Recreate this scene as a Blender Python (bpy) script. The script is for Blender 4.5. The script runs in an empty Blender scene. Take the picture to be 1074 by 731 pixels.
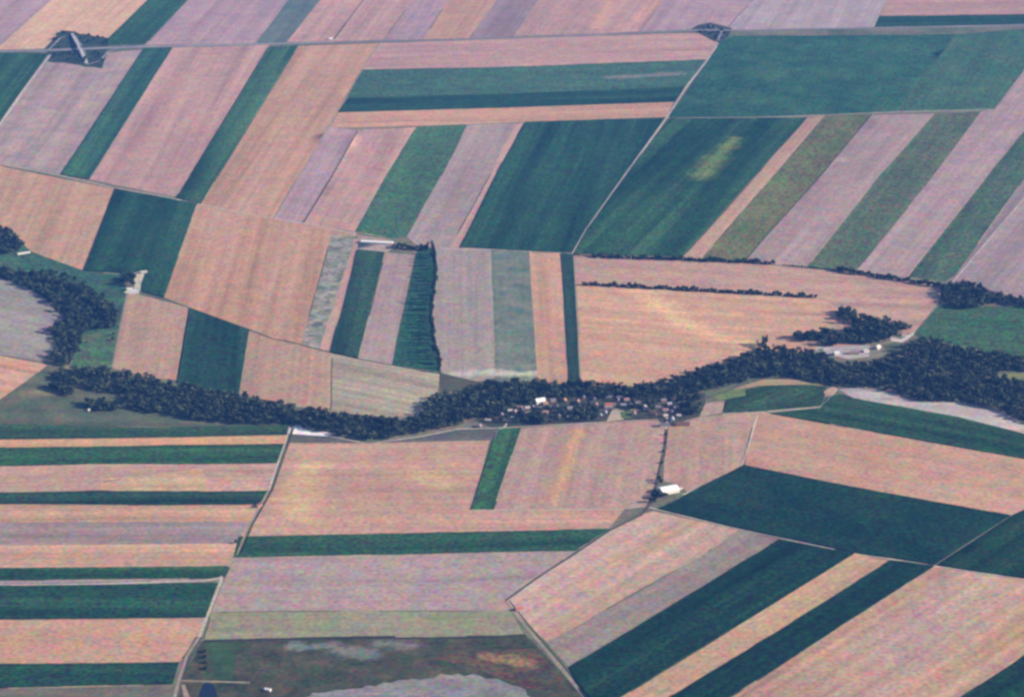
import bpy, math, random
import numpy as np
from mathutils import Vector
from mathutils.geometry import delaunay_2d_cdt

random.seed(7); rng = np.random.default_rng(7)
S = bpy.context.scene
COL = S.collection
PW, PH = 1074.0, 731.0
HFOV = math.radians(24.0); ASP = 1024/696
DEP = math.radians(21.0); H = 1812.0
CAMY = -H/math.tan(DEP)
TX = math.tan(HFOV/2); TY = TX/ASP
SUN_EL = math.radians(22.0); SUN_AZ = math.radians(-7.0)     # sun on the right (+x), a touch towards the camera

# ------------------------------------------------------------------ terrain
def plane_pt(x, y):
    u = (x/PW*2-1)*TX; v = (1-y/PH*2)*TY
    dx = u; dy = math.cos(DEP)+v*math.sin(DEP); dz = -math.sin(DEP)+v*math.cos(DEP)
    t = -H/dz
    return dx*t, CAMY+dy*t
RIVER = np.array([plane_pt(*p) for p in [(-150,255),(0,262),(60,310),(75,360),(120,405),(250,428),(385,447),(470,428),(560,408),(690,406),(800,382),(930,392),(1074,412),(1250,440)]])
def seg_dist(px, py, pts):
    d = np.full(np.shape(px), 1e9)
    for a, b in zip(pts[:-1], pts[1:]):
        ab = b-a; L = ab@ab
        t = np.clip(((px-a[0])*ab[0]+(py-a[1])*ab[1])/L, 0, 1)
        d = np.minimum(d, np.hypot(px-a[0]-t*ab[0], py-a[1]-t*ab[1]))
    return d
def hgt(x, y):
    x = np.asarray(x, float); y = np.asarray(y, float)
    z = 3.2*np.sin(x/310+y/520+.6)+2.6*np.sin(x/190-y/410+2.1)+2.2*np.sin(y/260-x/700+4)+1.1*np.sin(x/95+y/160)
    d = seg_dist(x, y, RIVER)
    return z-7*np.exp(-(d/150)**2)
def ground(px, py):
    """The ground point seen at photo pixel px, py."""
    u = (px/PW*2-1)*TX; v = (1-py/PH*2)*TY
    dx = u; dy = math.cos(DEP)+v*math.sin(DEP); dz = -math.sin(DEP)+v*math.cos(DEP)
    z = 0.0
    for _ in range(8):
        t = (z-H)/dz; x = dx*t; y = CAMY+dy*t
        z = float(hgt(x, y))
    return x, y
def G3(px, py):
    x, y = ground(px, py); return Vector((x, y, float(hgt(x, y))))

# ------------------------------------------------------------------ materials
def new_mat(name):
    m = bpy.data.materials.new(name); m.use_nodes = True
    nt = m.node_tree; b = nt.nodes['Principled BSDF']
    b.inputs['Roughness'].default_value = 1; b.inputs['Specular IOR Level'].default_value = 0.1
    return m, nt, b
def N(nt, t, **k):
    n = nt.nodes.new(t)
    for a, v in k.items(): setattr(n, a, v)
    return n
def math_node(nt, op, a, b=None, c=None):
    n = N(nt, 'ShaderNodeMath', operation=op)
    for i, v in enumerate((a, b, c)):
        if v is None: continue
        if hasattr(v, 'is_linked'): nt.links.new(v, n.inputs[i])
        else: n.inputs[i].default_value = v
    return n.outputs[0]
def mixcol(nt, f, a, b, mode='MIX'):
    n = N(nt, 'ShaderNodeMix', data_type='RGBA', blend_type=mode)
    for i, v in ((0, f), (6, a), (7, b)):
        if hasattr(v, 'is_linked'): nt.links.new(v, n.inputs[i])
        else: n.inputs[i].default_value = v if i == 0 else (*v[:3], 1)
    return n.outputs[2]
def noise(nt, vec, scale, detail=3, rough=.55):
    n = N(nt, 'ShaderNodeTexNoise'); n.inputs['Scale'].default_value = scale
    n.inputs['Detail'].default_value = detail; n.inputs['Roughness'].default_value = rough
    nt.links.new(vec, n.inputs['Vector']); return n
GRAIN = 1.0
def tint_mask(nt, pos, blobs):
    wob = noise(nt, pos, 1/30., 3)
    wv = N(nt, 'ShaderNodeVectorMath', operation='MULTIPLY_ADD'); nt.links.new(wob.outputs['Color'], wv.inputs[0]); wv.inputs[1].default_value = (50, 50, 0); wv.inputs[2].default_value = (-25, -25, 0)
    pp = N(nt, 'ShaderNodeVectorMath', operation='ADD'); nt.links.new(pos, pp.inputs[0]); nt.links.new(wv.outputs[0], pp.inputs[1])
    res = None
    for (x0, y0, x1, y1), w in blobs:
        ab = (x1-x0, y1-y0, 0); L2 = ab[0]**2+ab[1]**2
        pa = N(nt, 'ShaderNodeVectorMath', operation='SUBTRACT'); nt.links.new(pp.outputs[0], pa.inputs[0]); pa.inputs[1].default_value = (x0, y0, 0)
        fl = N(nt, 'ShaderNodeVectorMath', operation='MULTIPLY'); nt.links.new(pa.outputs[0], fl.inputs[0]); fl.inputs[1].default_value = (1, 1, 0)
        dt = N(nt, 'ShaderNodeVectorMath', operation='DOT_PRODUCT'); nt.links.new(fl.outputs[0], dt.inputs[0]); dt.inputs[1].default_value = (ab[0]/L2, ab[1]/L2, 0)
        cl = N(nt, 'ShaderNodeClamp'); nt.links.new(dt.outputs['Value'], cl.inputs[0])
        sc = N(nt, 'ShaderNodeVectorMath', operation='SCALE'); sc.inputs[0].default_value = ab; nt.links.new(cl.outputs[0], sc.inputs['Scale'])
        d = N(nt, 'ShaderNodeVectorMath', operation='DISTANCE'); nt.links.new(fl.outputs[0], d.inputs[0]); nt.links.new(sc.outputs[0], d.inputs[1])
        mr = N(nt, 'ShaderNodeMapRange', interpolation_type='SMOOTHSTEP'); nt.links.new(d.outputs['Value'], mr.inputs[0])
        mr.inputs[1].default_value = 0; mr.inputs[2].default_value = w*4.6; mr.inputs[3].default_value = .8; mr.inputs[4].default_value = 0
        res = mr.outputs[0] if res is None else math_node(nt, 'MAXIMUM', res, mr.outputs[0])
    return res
def field_mat(name, ca, cb, ang=0.0, streak=.25, grain=1.0, tint=None, blotch=150., pitch=14., seed=0., blobs=()):
    m, nt, b = new_mat(name)
    pos = N(nt, 'ShaderNodeNewGeometry').outputs['Position']
    off = N(nt, 'ShaderNodeVectorMath', operation='ADD'); nt.links.new(pos, off.inputs[0]); off.inputs[1].default_value = (seed*137.1, seed*71.7, 0)
    P = off.outputs[0]
    n1 = noise(nt, P, 1/blotch, 4, .6)
    r1 = N(nt, 'ShaderNodeMapRange'); nt.links.new(n1.outputs[0], r1.inputs[0])
    r1.inputs[1].default_value = .32; r1.inputs[2].default_value = .68
    rot = N(nt, 'ShaderNodeVectorRotate', rotation_type='Z_AXIS'); nt.links.new(P, rot.inputs['Vector']); rot.inputs['Angle'].default_value = -ang
    scl = N(nt, 'ShaderNodeVectorMath', operation='MULTIPLY'); nt.links.new(rot.outputs[0], scl.inputs[0]); scl.inputs[1].default_value = (1/900., 1/pitch, 0)
    n2 = noise(nt, scl.outputs[0], 1.0, 3, .6)
    scl2 = N(nt, 'ShaderNodeVectorMath', operation='MULTIPLY'); nt.links.new(rot.outputs[0], scl2.inputs[0]); scl2.inputs[1].default_value = (1/1500., 1/(pitch*4.2), 0)
    n4 = noise(nt, scl2.outputs[0], 1.0, 2, .5)
    fac = r1.outputs[0]
    if streak >= .4:
        r4 = N(nt, 'ShaderNodeMapRange'); nt.links.new(n4.outputs[0], r4.inputs[0]); r4.inputs[1].default_value = .38; r4.inputs[2].default_value = .62
        fac = math_node(nt, 'ADD', math_node(nt, 'MULTIPLY', fac, .3), math_node(nt, 'MULTIPLY', r4.outputs[0], .7))
    c = mixcol(nt, fac, ca, cb)
    s = math_node(nt, 'ADD', math_node(nt, 'MULTIPLY', math_node(nt, 'SUBTRACT', n2.outputs[0], .5), streak*2),
                  math_node(nt, 'MULTIPLY', math_node(nt, 'SUBTRACT', n4.outputs[0], .5), streak*2.2))
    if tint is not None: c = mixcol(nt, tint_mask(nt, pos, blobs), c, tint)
    # patchy residue / clods / leaf tones, a few metres across
    n3 = noise(nt, P, 1/7.5, 1, .5)
    g = N(nt, 'ShaderNodeVectorMath', operation='MULTIPLY_ADD'); nt.links.new(n3.outputs['Color'], g.inputs[0])
    k = 1.75*grain*GRAIN; g.inputs[1].default_value = (k, k*.9, k); g.inputs[2].default_value = (1-k/2, 1-k*.45, 1-k/2)
    n5 = noise(nt, P, 1/34., 3, .65)
    g5 = N(nt, 'ShaderNodeVectorMath', operation='MULTIPLY_ADD'); nt.links.new(n5.outputs['Color'], g5.inputs[0])
    k = 1.1*min(grain, 1.1); g5.inputs[1].default_value = (k, k*.9, k*1.1); g5.inputs[2].default_value = (1-k/2, 1-k*.45, 1-k*.55)
    gg = N(nt, 'ShaderNodeVectorMath', operation='MULTIPLY'); nt.links.new(g.outputs[0], gg.inputs[0]); nt.links.new(g5.outputs[0], gg.inputs[1])
    sv = N(nt, 'ShaderNodeCombineXYZ'); one = math_node(nt, 'ADD', s, 1.0)
    for i in range(3): nt.links.new(one, sv.inputs[i])
    f = N(nt, 'ShaderNodeVectorMath', operation='MULTIPLY'); nt.links.new(gg.outputs[0], f.inputs[0]); nt.links.new(sv.outputs[0], f.inputs[1])
    c = mixcol(nt, 1.0, c, f.outputs[0], 'MULTIPLY')
    nt.links.new(c, b.inputs['Base Color'])
    b.inputs['Specular IOR Level'].default_value = 0
    return m
def simple_mat(name, col, var=.25, scale=.5, rough=.9, spec=.2):
    m, nt, b = new_mat(name)
    tc = N(nt, 'ShaderNodeTexCoord').outputs['Object']
    n = noise(nt, tc, scale, 3)
    c = mixcol(nt, n.outputs[0], [v*(1-var) for v in col], [min(1, v*(1+var)) for v in col])
    nt.links.new(c, b.inputs['Base Color'])
    b.inputs['Roughness'].default_value = rough; b.inputs['Specular IOR Level'].default_value = spec
    return m
def leaf_mat(name, ca, cb):
    m, nt, b = new_mat(name)
    geo = N(nt, 'ShaderNodeNewGeometry')
    n = noise(nt, geo.outputs['Position'], 1/15., 2)
    r = N(nt, 'ShaderNodeMapRange'); nt.links.new(n.outputs[0], r.inputs[0]); r.inputs[1].default_value = .42; r.inputs[2].default_value = .66
    c = mixcol(nt, r.outputs[0], ca, cb)
    k = math_node(nt, 'MULTIPLY_ADD', geo.outputs['Random Per Island'], .9, .55)
    kv = N(nt, 'ShaderNodeCombineXYZ')
    for i in range(3): nt.links.new(k, kv.inputs[i])
    c = mixcol(nt, 1.0, c, kv.outputs[0], 'MULTIPLY')
    nt.links.new(c, b.inputs['Base Color'])
    return m

# palette: (colour a, colour b)
PAL = {
 'tan':   ((.425,.250,.150), (.360,.222,.155)),
 'gold':  ((.465,.280,.145), (.415,.245,.150)),
 'pink':  ((.410,.248,.195), (.345,.220,.190)),
 'lav':   ((.290,.205,.222), (.365,.243,.225)),
 'mauve': ((.230,.170,.170), (.280,.195,.185)),
 'pale':  ((.330,.290,.215), (.400,.330,.250)),
 'dark':  ((.014,.045,.027), (.024,.066,.033)),
 'green': ((.021,.061,.027), (.036,.089,.034)),
 'mid':   ((.052,.110,.060), (.075,.130,.072)),
 'blue':  ((.090,.125,.105), (.115,.140,.115)),
 'olive': ((.090,.115,.040), (.140,.130,.055)),
 'mottle':((.085,.115,.085), (.340,.310,.250)),
 'meadow':((.050,.095,.050), (.070,.105,.060)),
 'scrub': ((.060,.070,.042), (.105,.088,.060)),
 'marsh': ((.040,.058,.034), (.085,.058,.042)),
 'mud':   ((.240,.225,.215), (.205,.200,.195)),
 'yard':  ((.600,.520,.430), (.480,.420,.350)),
 'verge': ((.050,.065,.050), (.090,.090,.070)),
 'garden':((.035,.055,.032), (.085,.070,.052)),
 'lime':  ((.160,.210,.060), (.110,.160,.060)),
}
TALL = {'dark': 1.7, 'green': 1.3}
# fields, photo pixels: (kind name, palette, polygon, streak line, options)
F = []
def fld(pal, pts, line=None, name='field', **o): F.append((name, pal, pts, line, o))

# --- beyond the main road
fld('lav', [(-160,-60),(112,-60),(53,0),(0,48),(-10,54),(-160,60)], ((53,0),(0,48)))
fld('gold',[(112,-60),(200,-60),(155,0),(112,41),(76,34),(65,32),(52,45),(46,51),(-10,54),(0,48),(53,0)], ((155,0),(112,41)), ca=(.56,.36,.22), cb=(.50,.32,.21))
fld('green',[(200,-60),(256,-60),(197,0),(152,46),(112,47),(113,41),(155,0)], ((197,0),(152,46)))
fld('lav', [(256,-60),(350,-60),(302,0),(268,45),(152,47),(197,0)], ((197,0),(152,46)))
fld('blue',[(350,-60),(385,-60),(336,0),(301,44),(268,45),(302,0)], ((302,0),(268,41)))
fld('pink',[(385,-60),(429,-60),(381,0),(350,43),(301,44),(336,0)], ((381,0),(350,39)))
fld('pink',[(429,-60),(480,-60),(433,0),(402,42),(350,43),(381,0)], ((381,0),(350,39)))
fld('lav', [(480,-60),(510,-60),(470,0),(443,42),(402,43),(433,0)], ((433,0),(402,42)))
fld('tan', [(510,-60),(566,-60),(521,0),(492,40),(443,42),(470,0)], ((470,0),(443,38)))
fld('mauve',[(566,-60),(606,-60),(565,0),(538,38),(492,41),(521,0)], ((521,0),(492,38)))
fld('pink',[(606,-60),(745,-60),(697,0),(670,33),(600,37),(538,39),(565,0)], ((640,0),(612,34)), tint=(.50,.29,.19), blobs=[((640,2),(625,28),9),((690,0),(668,22),7)])
fld('lav', [(745,-60),(830,-60),(790,0),(765,30),(735,31),(670,35),(697,0)], ((697,0),(670,33)))
fld('lav', [(830,-60),(965,-60),(928,0),(917,28),(870,30),(760,32),(790,0)], ((928,0),(917,26)), ca=(.36,.29,.28), cb=(.30,.24,.23))
fld('pink',[(965,-60),(1250,-60),(1250,13),(1074,15),(923,17),(928,0)], ((923,17),(1074,15)))
fld('green',[(923,17),(1074,15),(1250,13),(1250,22),(1074,25),(918,28)], ((923,17),(1074,15)))
# --- between the main road and the field path
fld('green',[(-160,62),(0,56),(51,56),(0,128),(-30,168),(-160,165)], ((52,58),(0,128)))
fld('lav', [(53,60),(150,52),(64,183),(0,172),(-30,168),(0,130)], ((150,54),(63,183)), blotch=90, ca=(.27,.21,.20), cb=(.36,.26,.215))
fld('dark',[(151,51),(181,50),(94,188),(64,183)], ((151,53),(64,183)), ca=(0.024,0.069,0.040), cb=(0.042,0.106,0.054))
fld('pink',[(181,50),(283,47),(186,207),(94,188)], ((181,53),(94,188)))
fld('dark',[(282,49),(313,48),(211,214),(185,208)], ((313,50),(211,214)), ca=(0.024,0.066,0.035), cb=(0.052,0.109,0.048))
fld('tan', [(313,48),(398,45),(387,61),(361,104),(354,119),(313,185),(287,229),(211,214)], ((397,48),(287,229)), streak=.45, pitch=22)
fld('lav', [(354,119),(350,134),(375,136),(349,183),(318,234),(287,229),(313,185)], ((375,137),(318,234)))
fld('pink',[(375,136),(437,133),(405,184),(372,243),(318,234),(349,183)], ((432,134),(372,243)))
fld('mid', [(437,133),(490,131),(465,181),(427,248),(411,250),(372,243),(405,184)], ((437,133),(372,243)), streak=.35, ca=(.050,.115,.055), cb=(.070,.125,.060))
fld('lav', [(490,131),(542,129),(530,149),(516,180),(472,259),(440,260),(427,248),(465,181)], ((542,130),(472,259)), ca=(.26,.205,.19), cb=(.30,.225,.20))
fld('pink',[(541,130),(552,128),(522,180),(482,261),(472,259),(516,180),(530,149)], ((542,130),(472,259)))
fld('dark',[(551,128),(698,124),(655,185),(615,241),(602,265),(482,261),(522,180)], ((551,128),(482,261)))
fld('pink',[(398,45),(600,38),(742,34),(753,44),(742,63),(530,70),(379,73),(387,61)], ((379,73),(740,62)))
fld('mid', [(379,73),(530,70),(743,62),(719,91),(530,99),(365,103)], ((379,73),(740,62)), tint=(.20,.18,.15), blobs=[((640,81),(712,77),7)], ca=(.045,.105,.062), cb=(.062,.118,.070))
fld('dark',[(366,103),(530,99),(719,91),(707,107),(530,113),(355,118)], ((379,73),(740,62)))
fld('gold',[(355,118),(530,113),(707,107),(699,122),(548,128),(437,132),(347,134)], ((379,73),(740,62)), ca=(0.441,0.253,0.161), cb=(0.399,0.239,0.156))
fld('green',[(756,44),(770,38),(1001,36),(953,101),(943,117),(877,120),(790,123),(702,123)], ((1001,38),(953,101)), streak=.2, ca=(0.022,0.070,0.042), cb=(0.047,0.114,0.058))
fld('mid', [(1001,36),(1074,30),(1200,27),(1200,60),(1074,73),(1042,115),(943,117),(953,101)], ((1001,38),(953,101)), ca=(.038,.100,.055), cb=(.070,.120,.060))
fld('dark',[(703,124),(790,124),(846,124),(804,170),(715,269),(602,266),(615,241),(659,180)], ((846,124),(715,267)), tint=(.150,.205,.055), blobs=[((752,166),(736,185),12),((772,146),(750,168),8)], ca=(0.015,0.051,0.024), cb=(0.039,0.092,0.038))
fld('gold',[(846,124),(865,121),(811,185),(735,272),(716,270),(790,188)], ((846,124),(715,267)), ca=(0.378,0.239,0.161), cb=(0.347,0.229,0.161))
fld('olive',[(865,121),(914,119),(860,185),(804,247),(780,275),(735,272),(811,185)], ((914,121),(860,185)))
fld('mauve',[(914,120),(980,119),(925,181),(846,280),(780,275),(804,247),(860,185)], ((980,121),(925,185)), ca=(.27,.195,.18), cb=(.31,.225,.20))
fld('olive',[(980,119),(1029,117),(979,184),(898,284),(846,280),(925,181)], ((980,121),(925,185)), ca=(.068,.105,.050), cb=(.110,.120,.062))
fld('lav', [(1200,40),(1200,62),(1150,40),(1074,138),(1038,182),(952,291),(898,284),(979,184),(1029,117),(1042,115),(1074,73),(1200,-20)], ((1074,138),(1038,182)), ca=(.29,.22,.21), cb=(.36,.25,.225))
fld('olive',[(1130,70),(1170,70),(1074,188),(1001,290),(990,296),(952,291),(1038,182),(1074,138)], ((1074,188),(1001,288)), ca=(.050,.100,.050), cb=(.085,.115,.058))
fld('mauve',[(1170,70),(1200,60),(1200,65),(1074,207),(999,297),(990,296),(1001,290),(1074,188)], ((1074,188),(1001,288)), ca=(.20,.155,.16), cb=(.23,.17,.16))
fld('lav', [(1200,65),(1250,60),(1250,350),(1074,318),(1030,305),(999,297),(1074,208)], ((1074,208),(999,295)), ca=(.26,.20,.20), cb=(.30,.22,.20))
# --- centre, left of the long field
fld('tan', [(-160,155),(0,174),(120,198),(88,284),(33,264),(12,243),(-160,205)], ((120,198),(88,283)), ca=(0.441,0.277,0.184), cb=(0.420,0.253,0.147), blotch=110)
fld('dark',[(121,198),(207,214),(172,312),(150,306),(148,284),(128,288),(88,284)], ((207,214),(172,310)))
fld('meadow',[(-160,225),(0,245),(33,264),(88,284),(128,286),(133,306),(124,345),(85,352),(40,330),(-160,290)], None, ca=(.040,.095,.056), cb=(.055,.100,.062))
fld('lav', [(-160,270),(0,291),(30,303),(55,317),(68,333),(52,346),(60,362),(45,379),(0,372),(-160,355)], ((0,291),(-160,270)), ca=(.215,.200,.175), cb=(.25,.22,.19))
fld('gold',[(-160,355),(0,373),(50,383),(30,398),(0,419),(-160,510)], ((0,373),(50,383)), streak=.5, ca=(0.462,0.258,0.143), cb=(0.389,0.239,0.175))
fld('scrub',[(-160,510),(0,419),(30,398),(50,383),(75,388),(110,405),(220,440),(305,440),(304,448),(0,447),(-160,447)], None, blotch=70, ca=(.060,.090,.050), cb=(.115,.110,.070), tint=(.20,.18,.09), blobs=[((35,412),(60,410),9)])
fld('mid', [(82,352),(123,345),(118,386),(98,390),(74,384)], None, ca=(.085,.125,.055), cb=(.055,.105,.055), blotch=50)
fld('tan', [(134,306),(199,323),(186,399),(150,395),(118,386)], ((134,306),(118,384)), ca=(0.389,0.253,0.175), cb=(0.357,0.229,0.156))
fld('dark',[(199,323),(262,346),(251,416),(186,402)], ((199,323),(186,399)), ca=(0.015,0.044,0.027), cb=(0.026,0.064,0.038))
fld('tan', [(262,346),(348,371),(347,432),(300,424),(251,414)], ((262,346),(251,412)), ca=(0.399,0.258,0.166), cb=(0.367,0.239,0.166))
fld('pale',[(348,371),(461,392),(459,416),(446,436),(400,438),(347,432)], ((348,371),(461,392)), streak=.5, pitch=20, ca=(.33,.27,.19), cb=(.29,.26,.185))
fld('tan', [(207,214),(320,235),(374,245),(372,250),(348,246),(316,361),(285,355),(262,346),(199,323),(172,312)], ((207,214),(172,312)), streak=.4, pitch=20)
fld('mottle',[(348,246),(373,247),(371,256),(335,366),(316,361)], ((348,246),(316,361)), blotch=30, streak=.15)
fld('pink',[(371,250),(375,250),(375,262),(348,369),(335,366),(371,256)], ((374,262),(347,368)), ca=(0.420,0.258,0.202), cb=(0.389,0.248,0.193))
fld('dark',[(375,262),(404,265),(376,376),(347,369)], ((375,262),(347,370)), ca=(0.016,0.047,0.026), cb=(0.035,0.071,0.038))
fld('lav', [(404,265),(436,267),(411,383),(376,376)], ((436,267),(411,380)), ca=(.31,.23,.205), cb=(.34,.25,.22))
fld('yard',[(374,246),(411,252),(418,258),(405,265),(375,262),(376,253)], None, ca=(.30,.25,.20), cb=(.36,.29,.23))
fld('lav', [(456,259),(515,261),(519,396),(500,401),(463,391),(461,378),(457,365),(454,350),(453,335),(454,320),(456,305),(458,290),(458,275)], ((515,261),(517,390)), ca=(.31,.25,.21), cb=(.27,.225,.20), tint=(.44,.42,.36), blobs=[((480,392),(519,390),6)])
fld('mid',[(436,267),(440,258),(456,259),(458,275),(458,290),(456,305),(454,320),(453,335),(454,350),(457,365),(461,378),(463,391),(411,383)], ((436,267),(411,380)), ca=(.022,.068,.042), cb=(.030,.082,.047))
fld('mottle',[(515,261),(555,264),(564,400),(519,400)], ((515,261),(517,390)), blotch=60, ca=(.085,.130,.095), cb=(.190,.200,.150), tint=(.46,.44,.36), blobs=[((519,391),(560,392),5)])
fld('gold',[(555,264),(589,266),(597,402),(564,402)], ((555,264),(564,395)), ca=(0.441,0.267,0.166), cb=(0.410,0.248,0.166))
fld('dark',[(589,266),(601,267),(609,402),(597,402)], ((589,266),(597,402)), ca=(0.019,0.044,0.027), cb=(0.031,0.061,0.038))
fld('scrub',[(461,391),(500,400),(519,399),(490,407),(461,413)], None)
fld('pink',[(602,267),(660,270),(800,277),(900,287),(990,300),(984,318),(958,350),(925,345),(890,332),(862,312),(790,307),(682,302),(617,298),(604,296)], ((602,267),(800,277)), ca=(0.394,0.248,0.179), cb=(0.347,0.224,0.175))
fld('gold',[(604,296),(617,298),(682,302),(790,307),(862,312),(890,332),(905,345),(900,366),(800,372),(740,388),(690,403),(660,406),(609,402)], ((604,296),(862,312)), blotch=200, ca=(0.452,0.277,0.175), cb=(0.410,0.253,0.170), tint=(.58,.385,.21), blobs=[((668,302),(690,318),11),((690,318),(708,334),12),((708,334),(738,350),12),((738,350),(790,362),11)])  # pale curved band: lighter sunlit slope painted into the field colour
fld('meadow',[(986,320),(1035,321),(1074,321),(1250,350),(1250,420),(1074,378),(1032,369),(996,360),(966,356),(958,350)], ((990,320),(1035,322)), ca=(.042,.098,.045), cb=(.055,.105,.048))
# --- below the wood, left strips
W = ((0,489),(290,487))
fld('green',[(-160,447),(0,445),(150,449),(303,446),(301,456),(170,459),(0,461),(-160,463)], W, ca=(0.020,0.050,0.024), cb=(0.040,0.075,0.034))
fld('gold',[(-160,463),(0,461),(170,459),(301,456),(298,466),(190,467),(90,469),(0,470),(-160,472)], W)
fld('green',[(-160,472),(0,470),(90,469),(190,467),(298,466),(291,486),(190,487),(90,487),(0,489),(-160,491)], W)
fld('pink',[(-160,491),(0,489),(90,487),(190,487),(291,486),(280,515),(190,516),(100,515),(0,517),(-160,519)], W, tint=(.52,.36,.19), blobs=[((120,506),(208,503),8)], ca=(0.399,0.253,0.189), cb=(0.362,0.234,0.179))
fld('gold',[(104,506),(150,499),(213,491),(215,515),(110,515.3)], W, ca=(.47,.325,.19), cb=(.43,.30,.18))
fld('green',[(-160,519),(0,517),(100,515),(190,516),(280,515),(274,529),(150,530),(0,529),(-160,530)], W, ca=(0.018,0.045,0.026), cb=(0.029,0.064,0.034))
fld('gold',[(-160,530),(0,529),(150,530),(274,529),(264,547),(0,548),(-160,549)], W, ca=(0.441,0.272,0.170), cb=(0.399,0.248,0.170))
fld('mauve',[(-160,549),(0,548),(264,547),(254,570),(0,572),(-160,573)], W, ca=(.25,.19,.175), cb=(.285,.21,.19))
fld('gold',[(-160,573),(0,572),(254,570),(243,594),(0,596),(-160,597)], W, ca=(0.452,0.277,0.175), cb=(0.399,0.258,0.193))
fld('green',[(-160,597),(0,596),(243,594),(236,605),(224,607),(0,609),(-160,610)], W)
fld('mauve',[(-160,610),(0,609),(224,607),(224,609),(0,613),(-160,614)], W, ca=(.23,.18,.18), cb=(.28,.22,.20))
fld('dark',[(-160,616),(0,615),(228,612),(216,648),(0,650),(-160,651)], W)
fld('tan', [(-160,651),(0,650),(216,648),(208,668),(188,695),(0,697),(-160,698)], W, streak=.12, ca=(0.404,0.244,0.161), cb=(0.378,0.234,0.166))
fld('dark',[(-160,698),(0,697),(188,695),(181,718),(0,722),(-160,724)], W)
fld('verge',[(-160,724),(0,722),(181,718),(175,760),(165,830),(-160,830)], W, ca=(.11,.11,.075), cb=(.16,.14,.105))
# --- below the wood, middle
fld('verge',[(302,452),(345,458),(385,466),(440,459),(500,447),(520,449),(514,462),(381,465),(300,464)], None, ca=(.085,.090,.075), cb=(.11,.10,.085))
fld('yard',[(303,450),(311,446),(322,447),(334,451),(349,455),(345,457.5),(303,455)], None, ca=(.78,.74,.70), cb=(.66,.62,.58))
fld('tan', [(300,464),(381,465),(514,462),(494,535),(655,534),(638,555),(450,559),(252,563),(268,537),(284,510)], ((300,464),(515,461)), streak=.3, blotch=180, tint=(.50,.34,.19), blobs=[((320,490),(310,540),14),((440,500),(460,505),14)], ca=(0.404,0.253,0.179), cb=(0.378,0.234,0.170))
fld('green',[(522,449),(547,448),(518,535),(494,535)], ((522,449),(494,535)))
fld('pink',[(547,448),(620,443),(690,440),(699,445),(694,490),(688,513),(676,532),(655,534),(518,535)], ((547,448),(518,535)), streak=.3, pitch=20, tint=(.46,.27,.14), blobs=[((607,450),(578,530),5)], ca=(0.341,0.234,0.189), cb=(0.367,0.239,0.184))
fld('green',[(252,563),(450,559),(640,555),(604,578),(450,581),(246,585)], ((252,563),(640,555)), ca=(0.016,0.049,0.024), cb=(0.029,0.070,0.034))
fld('lav',[(246,585),(450,581),(604,578),(530,629),(536,641),(380,641),(222,642),(234,612)], ((246,585),(604,579)), ca=(.345,.235,.190), cb=(.265,.215,.205), blotch=220)
fld('pale',[(222,642),(380,641),(536,641),(550,665),(520,667),(380,668),(213,672)], ((246,585),(604,579)), streak=.3, ca=(.175,.190,.105), cb=(.25,.215,.155))
fld('marsh',[(213,672),(380,668),(520,667),(550,665),(590,706),(612,731),(660,830),(165,830),(178,755),(188,716)], None, name='marsh', blotch=45, grain=1.0, ca=(.028,.046,.022), cb=(.088,.074,.044), tint=(.165,.175,.16), blobs=[((306,678),(350,676),4),((355,682),(385,687),6),((395,676),(432,677),6)])
fld('marsh',[(216,672),(240,674),(248,690),(244,712),(226,713),(220,690)], None, name='marsh', blotch=30, ca=(.045,.085,.035), cb=(.030,.055,.028))
fld('marsh',[(213,671),(380,667),(520,666.5),(549,664.5),(553,667),(520,669.5),(380,670.5),(215,674)], None, name='marsh', blotch=60, ca=(.028,.036,.028), cb=(.045,.045,.038))
fld('marsh',[(450,690),(500,682),(560,680),(598,722),(560,724),(500,702)], None, name='marsh', blotch=32, grain=1.5, tint=(.26,.17,.075), blobs=[((515,690),(560,697),5)], ca=(.11,.070,.042), cb=(.050,.045,.030))
fld('mud', [(285,740),(330,728),(380,721),(440,711),(480,707),(520,711),(545,720),(570,745),(600,800),(250,800)], None, name='mudflat', blotch=60, grain=.8, jag=2.6, ca=(.150,.150,.150), cb=(.225,.210,.205))
fld('yard',[(190,718),(194,718),(199,731),(206,760),(199,760),(193,731)], None, name='dirt_track', ca=(.30,.22,.15), cb=(.26,.19,.14))
# --- below the wood, right
fld('pink',[(685,536),(775,556),(739,581),(574,674),(550,652),(530,630),(604,580),(638,557),(672,540)], ((688,536),(530,630)), streak=.45, pitch=24, ca=(.46,.29,.185), cb=(.35,.255,.22))
fld('mauve',[(775,556),(817,566),(791,583),(597,700),(574,674),(739,581)], ((739,581),(574,674)), ca=(.225,.185,.155), cb=(.26,.205,.17))
fld('dark',[(817,566),(896,581),(804,638),(652,731),(560,795),(640,780),(615,735),(598,700),(791,583)], ((896,581),(652,731)), ca=(0.009,0.030,0.017), cb=(0.014,0.043,0.022))
fld('gold',[(896,581),(934,588),(804,670),(702,732),(600,795),(552,795),(652,731),(804,638)], ((896,581),(652,731)), ca=(0.441,0.296,0.170), cb=(0.410,0.267,0.170))
fld('dark',[(934,588),(980,594),(804,708),(765,732),(665,795),(600,795),(702,732),(804,670)], ((896,581),(652,731)), ca=(0.009,0.030,0.017), cb=(0.013,0.040,0.022))
fld('tan', [(980,594),(1078,609),(1250,640),(1250,590),(1075,688),(1010,731),(910,800),(660,800),(765,732),(804,708)], ((980,595),(765,731)), streak=.6, pitch=24, ca=(.46,.285,.17), cb=(.31,.225,.195))
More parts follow.
